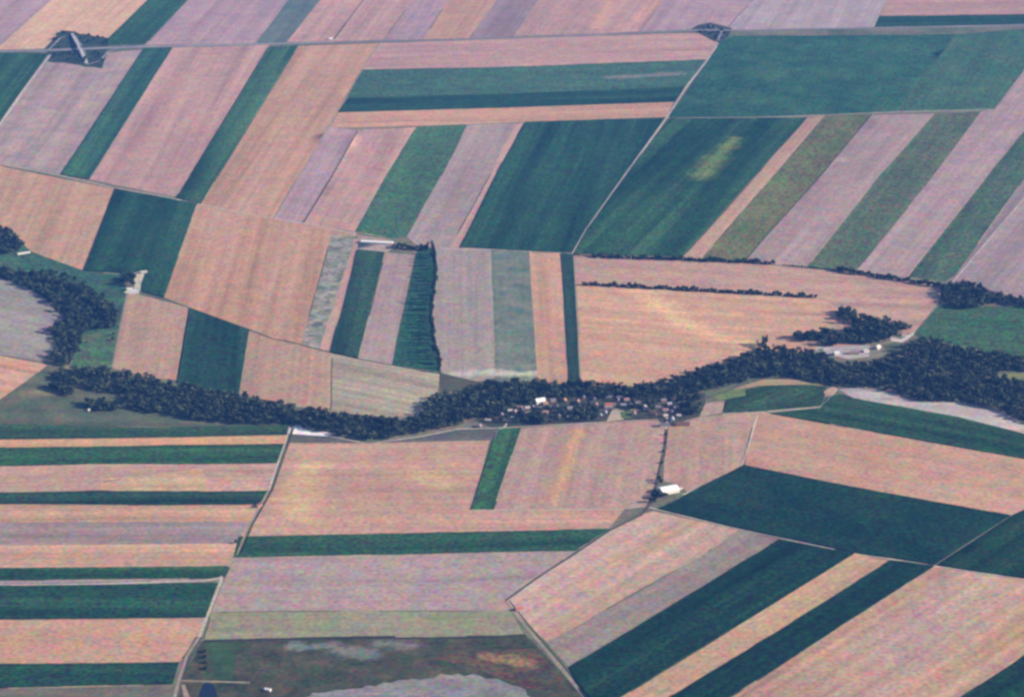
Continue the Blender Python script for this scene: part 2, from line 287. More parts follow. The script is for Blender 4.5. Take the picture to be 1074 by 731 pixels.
fld('dark',[(1075,688),(1250,590),(1250,830),(868,830),(910,800),(1010,731)], ((1075,688),(1010,731)), ca=(0.010,0.033,0.018), cb=(0.017,0.046,0.021))
fld('dark',[(781,488),(900,512),(1061,541),(980,593),(896,580),(760,551),(690,534),(720,520),(740,508)], ((690,534),(980,593)), ca=(0.007,0.028,0.018), cb=(0.016,0.043,0.023), streak=.2)
fld('dark',[(1061,541),(1076,534),(1250,450),(1250,640),(1074,607),(981,593)], ((1061,541),(981,593)), ca=(0.011,0.032,0.015), cb=(0.019,0.046,0.020))
fld('tan', [(797,432),(820,435),(926,455),(1072,481),(1250,515),(1250,455),(1076,534),(1061,541),(900,512),(781,488),(786,465),(791,440)], ((797,432),(1072,481)), ca=(0.410,0.258,0.184), cb=(0.394,0.239,0.152), streak=.2, blotch=200)
fld('tan', [(701,446),(735,437),(797,432),(791,440),(778,489),(740,508),(722,517),(712,508),(696,505),(697,480)], ((701,446),(696,505)), ca=(0.404,0.267,0.189), cb=(0.367,0.244,0.179))
fld('green',[(808,434),(862,428),(868,416),(882,414),(905,420),(946,427),(1006,438),(1076,455),(1250,495),(1250,515),(1072,481),(926,455)], ((905,421),(1006,438)), ca=(0.018,0.049,0.021), cb=(0.030,0.070,0.030))
fld('green',[(762,420),(785,408),(804,404),(842,403),(867,406),(862,426),(804,431),(759,433)], ((804,404),(762,420)), ca=(0.023,0.054,0.023), cb=(0.040,0.077,0.034))
fld('lime',[(745,414),(753,410),(775,405),(784,409),(784,415),(758,420)], None, blotch=40)
fld('gold',[(768,408),(800,398),(830,397),(866,405),(842,404),(804,405)], None, ca=(0.357,0.258,0.138), cb=(0.315,0.229,0.129))
fld('pink',[(739,423),(760,421),(758,433),(734,437)], ((739,423),(734,437)), ca=(0.378,0.267,0.202), cb=(0.347,0.248,0.193))
fld('yard',[(880,408),(905,406),(935,412),(961,420),(1016,422),(1047,430),(1076,446),(1250,490),(1250,497),(1076,456),(1006,438),(943,426),(895,418)], None, ca=(.42,.37,.34), cb=(.36,.30,.28), blotch=60)
fld('gold',[(864,411),(874,405),(879,408),(873,415),(866,416)], None, ca=(0.441,0.286,0.202), cb=(0.378,0.248,0.184))
# village ground and farmyards
fld('garden',[(495,441),(520,428),(560,410),(620,408),(700,410),(740,412),(740,424),(733,437),(700,447),(690,441),(620,444),(547,449),(520,450)], None, blotch=28, name='village_green')
fld('yard',[(642,430),(655,429),(654,440),(636,442)], None, ca=(.40,.31,.23), cb=(.36,.28,.22))
fld('lime',[(650,432),(663,431),(662,438),(652,439)], None, ca=(.10,.15,.05), cb=(.08,.12,.05))
fld('yard',[(141,286),(154,283),(152,292),(147,303),(141,304)], None, ca=(.50,.43,.33), cb=(.42,.37,.30))
fld('yard',[(130,306),(140,303),(147,303),(146,308),(134,309)], None, ca=(.52,.48,.42), cb=(.42,.38,.33))
fld('yard',[(933,353),(945,356),(955,350),(960,348),(957,352),(947,359),(935,358)], None, ca=(.56,.52,.44), cb=(.46,.43,.38))
fld('yard',[(855,364),(880,363),(912,362),(912,374),(890,377),(872,372),(856,368)], None, ca=(.40,.36,.33), cb=(.30,.28,.27))
fld('pink',[(872,340),(886,339),(902,345),(900,356),(880,359),(871,352)], None, ca=(0.347,0.248,0.175), cb=(0.378,0.248,0.170))
fld('lime',[(925,362),(940,358),(946,362),(932,372)], None, ca=(.08,.11,.05), cb=(.10,.12,.06))
fld('lime',[(1040,393),(1074,391),(1100,393),(1100,401),(1060,399)], None, ca=(.22,.22,.07), cb=(.16,.17,.07))
# motorway junctions
fld('verge',[(47,53),(52,44),(65,31),(77,33),(113,40),(112,55),(106,71),(90,70),(49,64),(51,58)], None, blotch=26, jag=1.3, ca=(.014,.030,.022), cb=(.060,.080,.048))
fld('verge',[(724,30),(732,26),(744,23.5),(768,29),(764,38),(756,44),(748,43),(735,36)], None, blotch=22, jag=1.0, ca=(.016,.028,.024), cb=(.085,.090,.065))

# roads and tracks: (name, material key, width m, polyline)
MAIN = [(-160,61),(-40,55.5),(0,54),(50,52.5),(100,50.5),(150,48.7),(270,46),(350,44),(400,43.2),(450,42),(530,39.3),(600,37),(660,34.5),(735,31.3),(790,31.6),(870,30),(960,28.5),(1074,26.3),(1250,23)]
R = []
def road(mat, w, pts, name='track'): R.append((name, mat, w, pts))
road('verge', 44, MAIN[:6], 'road_verge'); road('verge', 26, MAIN[5:], 'road_verge')
road('asphalt', 27, MAIN[:8], 'road'); road('asphalt', 15, MAIN[7:], 'road')
road('asphalt', 8, [(50,53),(56,47),(63,40),(75,35.5),(82,44)], 'road')
road('asphalt', 8, [(92,67.5),(106,63),(113,54),(126,50)], 'road')
road('asphalt', 8, [(735,31),(745,26.5),(757,33),(753,42)], 'road')
road('chalk', 10, [(53,57),(26,93),(0,130),(-30,170),(-90,240)])
road('chalk', 6.5, [(-160,151),(0,172),(63,184),(120,197),(162,204),(210,214),(270,226),(320,234.5),(374,245)])
road('dirt', 5, [(398,46),(387,61),(361,104),(354,119),(313,185),(287,229)])
road('ditch', 5, [(381,0),(366,20),(350,41)], 'ditch'); road('ditch', 5, [(375,137),(349,183),(318,234)], 'ditch')
road('chalk', 8, [(754,45),(742,63),(720,91),(700,122),(655,185),(615,241),(601,266)])
road('chalk', 5.5, [(700,123.5),(790,123),(877,120),(943,117),(1042,114.5)])
road('ditch', 4, [(1001,37),(953,101),(943,116)], 'ditch'); road('ditch', 5, [(914,120),(860,185),(804,247),(781,274)], 'ditch')
road('ditch', 4, [(846,124),(804,170),(716,269)], 'ditch')
road('chalk', 7, [(928,0),(917,27)])
road('chalk', 5, [(1130,140),(1074,208),(999,296),(985,309)])
road('chalk', 4, [(461,261),(515,261.5),(602,266)])
road('ditch', 6, [(146,306),(172,313),(199,323),(240,338),(262,346),(285,355),(316,361.5),(348,370),(376,376.5),(411,383),(461,392),(500,401)], 'ditch')
road('dirt', 4, [(602,268),(609,402)])
road('dirt', 5, [(134,307),(126,345),(118,385)])
road('chalk', 4, [(304,447),(300,462),(282,514)]); road('dirt', 4, [(282,514),(262,549),(248,584),(233,606)]); road('ditch', 7, [(307,449),(303,462),(285,514),(265,549),(251,582)], 'ditch')
road('chalk', 6, [(233,604),(231,612),(216,650),(209,668)], 'road'); road('lane', 13, [(209,668),(197,688),(189,712),(183,735),(171,800)], 'road_verge'); road('dirt', 6, [(209,668),(196,688),(188,712),(182,735),(170,800)], 'road')
road('ditch', 5, [(213,672),(200,690),(192,712)], 'ditch')
road('chalk', 6.5, [(-160,615.5),(0,614),(120,612),(214,609),(233,606)])
road('dirt', 5, [(190,714),(230,715),(262,716)])
road('lane', 8, [(699,450),(697,470),(692,490),(688,508),(682,528),(672,540),(638,557)], 'road')
road('ditch', 6, [(638,557),(604,580),(565,605),(530,630)], 'ditch'); road('chalk', 4, [(641,558),(607,581),(568,606),(533,631)])
road('dirt', 7, [(530,630),(550,655),(590,702),(616,735),(640,790)], 'road'); road('ditch', 4, [(534,630),(554,655),(594,702),(620,735)], 'ditch')
road('chalk', 5, [(681,532),(760,551.5),(804,561),(896,580.5),(980,593.5),(1076,608),(1250,640)])
road('dirt', 5, [(981,593),(1020,568),(1061,541),(1076,534),(1250,452)])
road('chalk', 4, [(795,434),(786,465),(778,489),(740,508),(716,519)]); 
road('chalk', 5, [(878,408),(868,420),(860,427),(804,432),(758,434)])
road('chalk', 5, [(345,457),(385,465.5),(440,458),(480,450),(520,449),(560,447),(620,443.5),(690,440)])
road('chalk', 5, [(519,462),(522,452),(530,447),(534,438),(560,430),(600,432),(640,429),(697,431),(700,440),(699,450)], 'road')
road('lane', 7, [(697,431),(740,418),(775,405)], 'road')
road('chalk', 5, [(855,366),(885,365),(912,364),(925,368)], 'road')
road('chalk', 4, [(494,535),(518,535),(655,534)])
RMAT = {'verge': ((.055,.080,.060),(.085,.10,.080)), 'asphalt': ((.20,.19,.21),(.25,.235,.25)), 'chalk': ((.44,.385,.33),(.36,.31,.26)),
        'dirt': ((.27,.23,.175),(.22,.20,.15)), 'ditch': ((.040,.060,.036),(.075,.080,.055)), 'lane': ((.075,.065,.060),(.10,.085,.075))}
POND = [(213,717),(217,716),(224,718),(229,732),(231,745),(212,745),(208,730)]

# ------------------------------------------------------------------ planar partition of the whole land
class Poly:
    __slots__ = ('pts', 'owner', 'bb')
    def __init__(s, pts, owner):
        s.pts = np.array(pts); s.owner = owner
        s.bb = (*s.pts.min(0), *s.pts.max(0))
def dens(pts, closed=True, step=28):
    out = []; n = len(pts)
    for i in range(n if closed else n-1):
        a = pts[i]; b = pts[(i+1) % n]
        k = max(1, int(math.hypot(b[0]-a[0], b[1]-a[1])/step))
        for j in range(k): out.append((a[0]+(b[0]-a[0])*j/k, a[1]+(b[1]-a[1])*j/k))
    if not closed: out.append(pts[-1])
    return out
owners = []                                   # name, material, raise, tint blobs
polys = []
mat_cache = {}
for i, (name, pal, pts, line, o) in enumerate(F):
    ca, cb = PAL[pal]; ca = o.get('ca', ca); cb = o.get('cb', cb)
    ang = 0.0
    if line:
        a = ground(*line[0]); b = ground(*line[1]); ang = math.atan2(b[1]-a[1], b[0]-a[0])
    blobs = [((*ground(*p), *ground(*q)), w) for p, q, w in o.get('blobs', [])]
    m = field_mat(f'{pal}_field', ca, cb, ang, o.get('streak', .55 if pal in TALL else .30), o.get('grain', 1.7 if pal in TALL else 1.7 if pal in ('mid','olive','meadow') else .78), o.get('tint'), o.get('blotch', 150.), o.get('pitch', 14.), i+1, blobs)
    owners.append((name, m, o.get('tall', TALL.get(pal, 0.0))))
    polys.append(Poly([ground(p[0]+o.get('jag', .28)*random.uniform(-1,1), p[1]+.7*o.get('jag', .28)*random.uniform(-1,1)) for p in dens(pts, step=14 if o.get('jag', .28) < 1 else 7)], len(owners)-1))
MARG = {}
for key, cols in (('grassy', ((.050,.062,.035),(.10,.10,.06))), ('dry', ((.36,.29,.20),(.28,.23,.16)))):
    owners.append(('field_margin', field_mat(key+'_margin', *cols, 0, .05, 1.0, None, 30., 8., 300), 0.0)); MARG[key] = len(owners)-1
for i, (name, pal, pts, line, o) in enumerate(F):
    if pal in ('yard', 'marsh', 'mud', 'verge', 'garden', 'lime', 'scrub') or not line: continue
    n = len(pts)
    for j in range(n):
        a, b = pts[j], pts[(j+1) % n]
        if math.dist(a, b) < 30 or random.random() < .45: continue
        key = random.choice(['grassy', 'grassy', 'dry']); f = random.uniform(.4, 1); f0 = random.uniform(0, 1-f)
        g = [np.array(ground(*p)) for p in dens([(a[0]+(b[0]-a[0])*f0, a[1]+(b[1]-a[1])*f0), (a[0]+(b[0]-a[0])*(f0+f), a[1]+(b[1]-a[1])*(f0+f))], False, 12)]
        d = g[-1]-g[0]; d /= np.hypot(*d); nn = np.array([-d[1], d[0]]); wl = [random.uniform(.7, 2.0) for _ in g]; wr = [random.uniform(.7, 2.0) for _ in g]
        for q in range(len(g)-1):
            polys.append(Poly([g[q]+nn*wl[q], g[q+1]+nn*wl[q+1], g[q+1]-nn*wr[q+1], g[q]-nn*wr[q]], MARG[key]))
for i, (name, key, w, pts) in enumerate(R):
    if key not in mat_cache:
        mat_cache[key] = field_mat(key+'_surface', *RMAT[key], 0, .05, .8, None, 40., 8., 200+i)
    owners.append((name, mat_cache[key], 0.0))
    g = [np.array(ground(*p)) for p in dens(pts, False)]
    # smooth width wobble so that the verge is not ruler straight
    L = []; Rr = []
    for j, p in enumerate(g):
        d = g[min(j+1, len(g)-1)]-g[max(j-1, 0)]; d /= np.hypot(*d); n = np.array([-d[1], d[0]])
        ww = w*.41*(1+.16*math.sin(j*1.7+i))
        L.append(p+n*ww); Rr.append(p-n*ww)
    for j in range(len(g)-1):
        polys.append(Poly([L[j], L[j+1], Rr[j+1], Rr[j]], len(owners)-1))
wm, nt, b = new_mat('pond_water'); b.inputs['Base Color'].default_value = (.006,.010,.022,1); b.inputs['Roughness'].default_value = .12; b.inputs['Specular IOR Level'].default_value = .5
owners.append(('pond_water', wm, 0.0))
polys.append(Poly([ground(*p) for p in POND], len(owners)-1))

verts = []; edges = []
for p in polys:
    b0 = len(verts); n = len(p.pts); verts += [Vector(q) for q in p.pts]
    edges += [(b0+i, b0+(i+1) % n) for i in range(n)]
XL, YL, YH = 3400, -1800, 4500
gx = np.arange(-XL, XL+1, 38.); gy = np.arange(YL, YH+1, 38.)
for j, yy in enumerate(gy):
    hw = 1150+(yy-YL)*.34
    for xx in gx:
        if abs(xx) < hw: verts.append(Vector((xx+rng.uniform(-8, 8), yy+rng.uniform(-8, 8))))
for xx in np.arange(-9000, 9001, 450.):
    for yy in np.arange(-9000, 9001, 450.):
        if abs(xx) > 3500 or yy < YL-300 or yy > YH+300: verts.append(Vector((xx, yy)))
V, E, FC, *_ = delaunay_2d_cdt(verts, edges, [], 0, 1e-3, False)
V = np.array([tuple(v) for v in V]); T = np.array(FC, dtype=np.int64)
cen = V[T].mean(1)
own = np.full(len(T), -1)
def inside(pts, px, py):
    c = np.zeros(len(px), bool); n = len(pts); j = n-1
    for i in range(n):
        xi, yi = pts[i]; xj, yj = pts[j]
        if yi != yj:
            c ^= ((yi > py) != (yj > py)) & (px < (xj-xi)*(py-yi)/(yj-yi)+xi)
        j = i
    return c
for p in polys:
    s = np.nonzero((cen[:,0] >= p.bb[0]) & (cen[:,0] <= p.bb[2]) & (cen[:,1] >= p.bb[1]) & (cen[:,1] <= p.bb[3]))[0]
    if len(s): own[s[inside(p.pts, cen[s,0], cen[s,1])]] = p.owner
Z = hgt(V[:,0], V[:,1])
def make_mesh(name, v, f, mat=None):
    me = bpy.data.meshes.new(name); me.from_pydata([tuple(q) for q in v], [], [tuple(q) for q in f]); me.update()
    if mat: me.materials.append(mat)
    return me
def link(name, me, parent=None, loc=None, rz=0.0):
    o = bpy.data.objects.new(name, me); COL.objects.link(o)
    if parent: o.parent = parent
    if loc is not None: o.location = loc
    o.rotation_euler.z = rz
    return o
def land(name, tris, mat, rise):
    ids, inv = np.unique(tris, return_inverse=True); tr = inv.reshape(-1, 3)
    P3 = np.column_stack([V[ids], Z[ids]+rise]); f = [tuple(t) for t in tr]; nv = len(P3); nf = len(f)
    vs = list(map(tuple, P3))
    if rise > 0:
        cnt = {}
        for t in tr:
            for a, b in ((t[0],t[1]),(t[1],t[2]),(t[2],t[0])): cnt[(a,b)] = 1
        for (a, b) in list(cnt):
            if (b, a) not in cnt:
                k = len(vs); A, B = P3[a], P3[b]
                vs += [tuple(A), tuple(B), (B[0],B[1],B[2]-rise-.4), (A[0],A[1],A[2]-rise-.4)]
                f.append((k+1, k, k+3, k+2))
    me = make_mesh(name, vs, f, mat)
    sm = np.zeros(len(f), bool); sm[:nf] = True; me.polygons.foreach_set('use_smooth', sm)
    o = link(name, me); o['kind'] = 'structure'; return o
gm = field_mat('ground_soil', (.20,.17,.12), (.07,.10,.055), 0, .1, 1.0, None, 260., 14., 99)
for k, (name, m, rise) in enumerate(owners):
    t = T[own == k]
    if len(t): land(name, t, m, rise)
land('ground', T[own == -1], gm, 0.0)

# ------------------------------------------------------------------ trees
def leaf_cloud(n, rx, rz, zc, size, lobes, seed):
    r = np.random.default_rng(seed)
    L = [(0, 0, zc, 1.0)]+[(math.cos(a)*rx*.55*r.uniform(.7,1.2), math.sin(a)*rx*.55*r.uniform(.7,1.2), zc+rz*r.uniform(-.55,.6), r.uniform(.45,.68)) for a in np.linspace(0, 6.28, lobes, False)+r.uniform(0, 6)]
    vs = []; fs = []
    for i in range(n):
        lx, ly, lz, s = L[r.integers(0, len(L))]
        d = r.normal(size=3); d /= np.linalg.norm(d); q = r.uniform(.55, 1.04)
        c = np.array([lx, ly, lz])+d*np.array([rx*.8, rx*.8, rz])*s*q
        nrm = d+r.normal(size=3)*.55; nrm /= np.linalg.norm(nrm)
        a = np.cross(nrm, r.normal(size=3)); a /= np.linalg.norm(a); b_ = np.cross(nrm, a)
        s1 = size*r.uniform(.6, 1.25); s2 = s1*r.uniform(.55, 1)
        k = len(vs); vs += [c-a*s1-b_*s2*.3, c+b_*s2, c+a*s1*.9, c-b_*s2*.9]; fs.append((k, k+1, k+2, k+3))
    return np.array(vs), fs
def tube(pts, rad, seg=6):
    vs = []; fs = []
    for (p, r_) in zip(pts, rad):
        for s in range(seg):
            a = 6.2832*s/seg; vs.append((p[0]+r_*math.cos(a), p[1]+r_*math.sin(a), p[2]))
    for i in range(len(pts)-1):
        for s in range(seg):
            fs.append((i*seg+s, i*seg+(s+1) % seg, (i+1)*seg+(s+1) % seg, (i+1)*seg+s))
    return vs, fs
def trunk_mesh(h, r, rx, seed):
    rr = random.Random(seed); vs, fs = tube([(0,0,-.6),(.1,0,h*.35),(0,.1,h*.75)], [r, r*.75, r*.3])
    for k in range(4):
        a = k*1.6+rr.random(); z = h*rr.uniform(.28,.5); e = rx*rr.uniform(.45,.7)
        v, f = tube([(0,0,z),(math.cos(a)*e*.5,math.sin(a)*e*.5,z+h*.14),(math.cos(a)*e,math.sin(a)*e,z+h*.3)], [r*.45,r*.3,r*.12], 5)
        b0 = len(vs); vs += v; fs += [tuple(i+b0 for i in q) for q in f]
    return vs, fs
bark = simple_mat('tree_bark', (.10,.08,.06))
leafA = leaf_mat('leaves_dark_green', (.012,.028,.016), (.026,.046,.022))
leafB = leaf_mat('leaves_mid_green', (.018,.038,.018), (.038,.060,.026))
TREES = []
for s in range(6):
    h = [14.5, 17, 12.5, 16, 18, 13.5][s]; rx = [6.2, 6.6, 5.4, 7.0, 6.6, 6.0][s]; rz = h*.36
    v, f = leaf_cloud(270, rx, rz, h*.53, 1.45, 5, s+10)
    TREES.append((make_mesh('trunk', *trunk_mesh(h, .34, rx, s), bark), make_mesh('crown', v, f, leafA if s % 2 else leafB)))
v, f = leaf_cloud(320, 4.6, 10.2, 12.6, 1.3, 4, 77)
POPLAR = (make_mesh('trunk', *trunk_mesh(21, .4, 2.6, 50), bark), make_mesh('crown', v, f, leafA))
v, f = leaf_cloud(120, 2.4, 1.7, 1.9, .7, 4, 78)
BUSH = (make_mesh('stem', *trunk_mesh(3, .12, 1.6, 51), bark), make_mesh('foliage', v, f, leafA))
def tree(px, py, label, group, kind=None, sc=None, name='tree', cat='tree', sink=0.0):
    tr, cr = kind or random.choice(TREES)
    p = G3(px, py); p.z -= sink; o = link(name, None, None, p, random.uniform(0, 6.28))
    s = sc or random.uniform(.8, 1.2); o.scale = (s*random.uniform(.9,1.1), s*random.uniform(.9,1.1), s)
    o['label'] = label; o['category'] = cat; o['group'] = group
    link(tr.name.split('.')[0], tr, o); link(cr.name.split('.')[0], cr, o)
    return o
def along(pts, step):
    """pixels every step metres along a ground polyline"""
    out = []; carry = 0.0
    for a, b in zip(pts[:-1], pts[1:]):
        d = math.dist(ground(*a), ground(*b)); t = carry
        while t < d:
            out.append((a[0]+(b[0]-a[0])*t/d, a[1]+(b[1]-a[1])*t/d)); t += step
        carry = t-d
    return out
HEDGE1 = [(622,269.5),(660,271),(720,273),(780,275.5),(814,277.5)]
for p in along(HEDGE1, 8.5): tree(p[0]+random.uniform(-.5,.5), p[1]+random.uniform(-.2,.9), 'small dark tree in the straight upper tree line under the green fields', 'trees of the upper tree line', sc=random.uniform(.7,1.05), sink=2.2)
for p in along([(603,267.5),(622,269.5)], 7)+along([(822,278.5),(850,281),(880,284)], 7): tree(p[0], p[1], 'low dark bush in the thin stretch of the upper hedge line', 'bushes of the upper hedge line', BUSH, random.uniform(.8,1.4), 'bush', 'bush')
for p in along([(880,284.5),(905,288),(940,293),(975,299),(992,302)], 9): tree(p[0]+random.uniform(-.6,.6), p[1]+random.uniform(-.5,1.2), 'dark tree in the tree line running down to the right-hand copse', 'trees leading to the copse', sc=random.uniform(.75,1.05), sink=2)
for p in along([(612,298.5),(630,299.5),(682,302.5),(735,305.5),(790,308),(830,310.5),(858,312.5)], 8.5): tree(p[0]+random.uniform(-.6,.6), p[1]+random.uniform(-.3,.9), 'small dark tree in the lower tree line across the tan field', 'trees of the lower tree line', sc=random.uniform(.66,1.0), sink=2.4)
for k, p in enumerate(along([(441,260),(453,263),(456,275),(457,290),(455,305),(453,320),(452,335),(453,350),(455,365),(459,378),(461,390),(456,389)], 21)): tree(p[0]+random.uniform(-1.2,1.2), p[1]+random.uniform(-1.2,1.2), 'tall slim tree in the curved row casting long shadows on the green strip', 'tall trees of the curved row', POPLAR if k % 4 else TREES[4], random.uniform(.8,1.15))
for p in along([(411,258.5),(430,260),(446,262)], 6): tree(p[0]+random.uniform(-1,1), p[1]+random.uniform(-.8,2.2), 'dark tree in the short row beside the long white barn', 'trees beside the long white barn', sc=random.uniform(.6,.85))
for p in [(131,294),(135,292),(138,296),(133,298),(139,300),(128,297),(137,289),(140,293)]: tree(*p, 'dark tree in the clump beside the pale farmyard on the left', 'trees at the left farmyard', sc=random.uniform(.9,1.25))
for p in [(691,504),(693,507),(685,522),(688,524),(692,523),(696,521),(683,527),(686,527),(699,521),(690,520)]: tree(*p, 'dark tree beside the big white barn at the lane bend', 'trees beside the big white barn', sc=random.uniform(.55,.85))
for p in [(698,456),(696,474),(694,486),(690,497),(697,465)]: tree(*p, 'small dark bush along the lane between village and barn', 'bushes along the lane', BUSH, random.uniform(1.0,1.4), 'bush', 'bush')
for p in [(214,684),(214.5,690),(215,696),(215.5,702)]: tree(*p, 'dark bush in the short row at the left of the marsh', 'bushes at the marsh', BUSH, random.uniform(1.2,1.6), 'bush', 'bush')
for p in [(119,352),(118.5,357),(247,570),(121,429),(115,430),(108,430),(101,430)]: tree(*p, 'solitary dark tree standing near the left end of the river wood', 'stray trees left of the wood', sc=random.uniform(.5,.8))
for p in [(835,355),(841,355),(847,356),(853,355),(858,356),(862,354),(866,353),(867,356),(850,358),(843,358)]: tree(*p, 'dark tree in the small spinney on the tan field left of the farm', 'trees of the spinney', sc=random.uniform(.8,1.15))
for p in [(56,41),(67,35),(112,43),(108,46),(72,56),(78,58),(84,60),(100,55),(104,60),(66,57)]+[(random.uniform(56,110), random.choice([random.uniform(36,45), random.uniform(56,65)])) for _ in range(22)]: tree(*p, 'small dark shrub on the banks of the left road junction', 'shrubs at the left junction', BUSH, random.uniform(1.5,2.3), 'bush', 'bush')
for p in [(738,31),(743,29),(748,34),(751,38),(745,36),(757,32),(740,34),(748,29),(753,34),(734,34),(760,35),(750,41)]: tree(*p, 'small dark shrub on the banks of the right road junction', 'shrubs at the right junction', BUSH, random.uniform(1.5,2.3), 'bush', 'bush')
for p in [(800.5,363),(803.5,361.5)]: tree(*p, 'tall pointed tree rising above the wood edge on the tan field', 'tall trees at the wood edge', POPLAR, 1.0)
# village garden trees
VT = [(x, y) for x, y in zip(rng.uniform(602,627,8), rng.uniform(431,442,8))]+[(563,438),(566,440),(564,444),(567,443),(561,441)]
VT += list(zip(rng.uniform(708,734,6), rng.uniform(424,435,6)))+list(zip(rng.uniform(515,560,9), rng.uniform(433,442,9)))+list(zip(rng.uniform(570,600,9), rng.uniform(430,443,9)))
VT += list(zip(rng.uniform(640,692,11), rng.uniform(419,434,11)))+list(zip(rng.uniform(545,640,10), rng.uniform(415,428,10)))+list(zip(rng.uniform(692,735,8), rng.uniform(415,424,8)))

# ------------------------------------------------------------------ buildings
def box(vs, fs, x0, x1, y0, y1, z0, z1):
    k = len(vs); vs += [(x0,y0,z0),(x1,y0,z0),(x1,y1,z0),(x0,y1,z0),(x0,y0,z1),(x1,y0,z1),(x1,y1,z1),(x0,y1,z1)]
    fs += [(k,k+3,k+2,k+1),(k+4,k+5,k+6,k+7),(k,k+1,k+5,k+4),(k+1,k+2,k+6,k+5),(k+2,k+3,k+7,k+6),(k+3,k,k+4,k+7)]
ROOF = {'brown': (.13,.075,.065), 'red': (.33,.11,.075), 'orange': (.32,.17,.095), 'grey': (.18,.155,.19), 'slate': (.12,.11,.15), 'white': (.72,.72,.70), 'bright': (.50,.49,.47), 'pale': (.40,.35,.34), 'pink': (.27,.16,.155), 'blue': (.25,.26,.33)}
roofm = {k: simple_mat(f'{k}_roof', c, .2, 1.2, .75) for k, c in ROOF.items()}
wallm = {'white': simple_mat('white_wall', (.55,.52,.47), .08), 'cream': simple_mat('cream_wall', (.40,.34,.28), .1), 'grey': simple_mat('grey_wall', (.22,.20,.20), .1), 'brick': simple_mat('brick_wall', (.30,.18,.14), .15)}
glassm = simple_mat('window_glass', (.04,.05,.06), .1, 1, .2, .5); doorm = simple_mat('door_wood', (.12,.08,.05))
def building(px, py, l, w, h, rise, rz, roof, wall, label, name='house', cat='house', group=None, chimney=True, gate=False):
    e = link(name, None, None, G3(px, py), rz); e['label'] = label; e['category'] = cat
    if group: e['group'] = group
    vs, fs = [], []                                   # walls with gables
    k = 0
    vs += [(-l/2,-w/2,-.8),(l/2,-w/2,-.8),(l/2,w/2,-.8),(-l/2,w/2,-.8),(-l/2,-w/2,h),(l/2,-w/2,h),(l/2,w/2,h),(-l/2,w/2,h),(-l/2,0,h+rise-.1),(l/2,0,h+rise-.1)]
    fs += [(0,1,5,4),(2,3,7,6),(1,2,6,9,5),(3,0,4,8,7)]
    link('wall', make_mesh('wall', vs, fs, wallm[wall]), e)
    o = .45; t = .22; sl = rise/(w/2); zb = h-o*sl
    vs = []; fs = []
    for s in (-1, 1):
        k = len(vs); y = s*(w/2+o)
        vs += [(-l/2-o,y,zb+.05),(l/2+o,y,zb+.05),(l/2+o,0,h+rise+.05),(-l/2-o,0,h+rise+.05)]
        vs += [(a, b_, c+t) for a, b_, c in vs[k:k+4]]
        fs += [(k,k+1,k+2,k+3),(k+4,k+5,k+6,k+7),(k,k+1,k+5,k+4),(k+1,k+2,k+6,k+5),(k+3,k,k+4,k+7)]
    rf = link('roof', make_mesh('roof', vs, fs, roofm[roof]), e)
    if chimney:
        vs, fs = [], []; box(vs, fs, l*.2-.35, l*.2+.35, -.35, .35, h+rise*.6, h+rise+1.0)
        link('chimney', make_mesh('chimney', vs, fs, wallm['brick']), rf)
    if gate:
        vs, fs = [], []; box(vs, fs, l/2-.02, l/2+.06, -w*.22, w*.22, -.1, h*.8); link('door', make_mesh('door', vs, fs, doorm), e)
    else:
        vs, fs = [], []; box(vs, fs, -.5, .5, -w/2-.06, -w/2+.02, -.1, 2.0); link('door', make_mesh('door', vs, fs, doorm), e)
        for q in (-.32, .3):
            vs, fs = [], []; box(vs, fs, l*q-.6, l*q+.6, -w/2-.05, -w/2+.02, 1.0, 2.2); link('window', make_mesh('window', vs, fs, glassm), e)
    return e
VG = 'houses of the river village'
def where(x):
    return 'at the west end of the village' if x < 530 else 'between the village west end and white hall' if x < 562 else 'just east of the white village hall' if x < 602 else 'around the middle of the village' if x < 652 else 'east of the village middle' if x < 688 else 'at the east end of the village'
HS = [(535,432,'pale'),(540,433,'pink'),(545,428,'pink'),(548,432,'slate'),(553,429,'pale'),(559,428,'grey'),(566,429,'grey'),(572,424,'orange'),(575,428,'grey'),
 (592,421,'orange'),(598,429,'blue'),(512,442,'pale'),(503,448,'grey'),(534,443,'grey'),(522,440,'brown'),(591,432,'slate'),(597,438,'grey'),(584,428,'slate'),(606,422,'pink'),
 (625,426,'pink'),(614,427,'brown'),(612,418,'grey'),(623,420,'slate'),(634,429,'slate'),(643,425,'grey'),(657,420,'pink'),(661,426,'slate'),(669,424,'grey'),(665,435,'pink'),
 (686,435,'brown'),(690,428,'grey'),(696,421,'grey'),(702,425,'blue'),(698,431,'pink'),(706,420,'pink'),(709,429,'grey'),(698,437,'pale'),(712,437,'pale'),(630,437,'blue'),(635,434,'blue'),
 (580,421,'grey'),(552,436,'brown'),(526,436,'grey'),(618,424,'slate'),(648,421,'grey'),(654,426,'blue'),(678,430,'slate'),(715,424,'grey'),(704,433,'slate'),(607,428,'brown'),(586,437,'slate'),(572,434,'pink')]
for x, y, c in HS:
    building(x, y, random.uniform(8.5,12), random.uniform(6.5,7.8), random.uniform(2.8,3.6), random.uniform(2.2,2.9), random.choice([0.1,-.15,.2,1.6,1.45])+random.uniform(-.1,.1), c, random.choice(['brick','brick','grey','cream']),
             f'small {c}-roofed house {where(x)}', group=VG)
building(638.5, 426.5, 15, 10, 4, 3.6, .1, 'red', 'white', 'bright red-roofed white-walled house in the middle of the village', group=VG)
building(677, 427.5, 10, 8, 4, 2.6, .9, 'bright', 'white', 'bright white-roofed house standing alone in the village east half', group=VG)
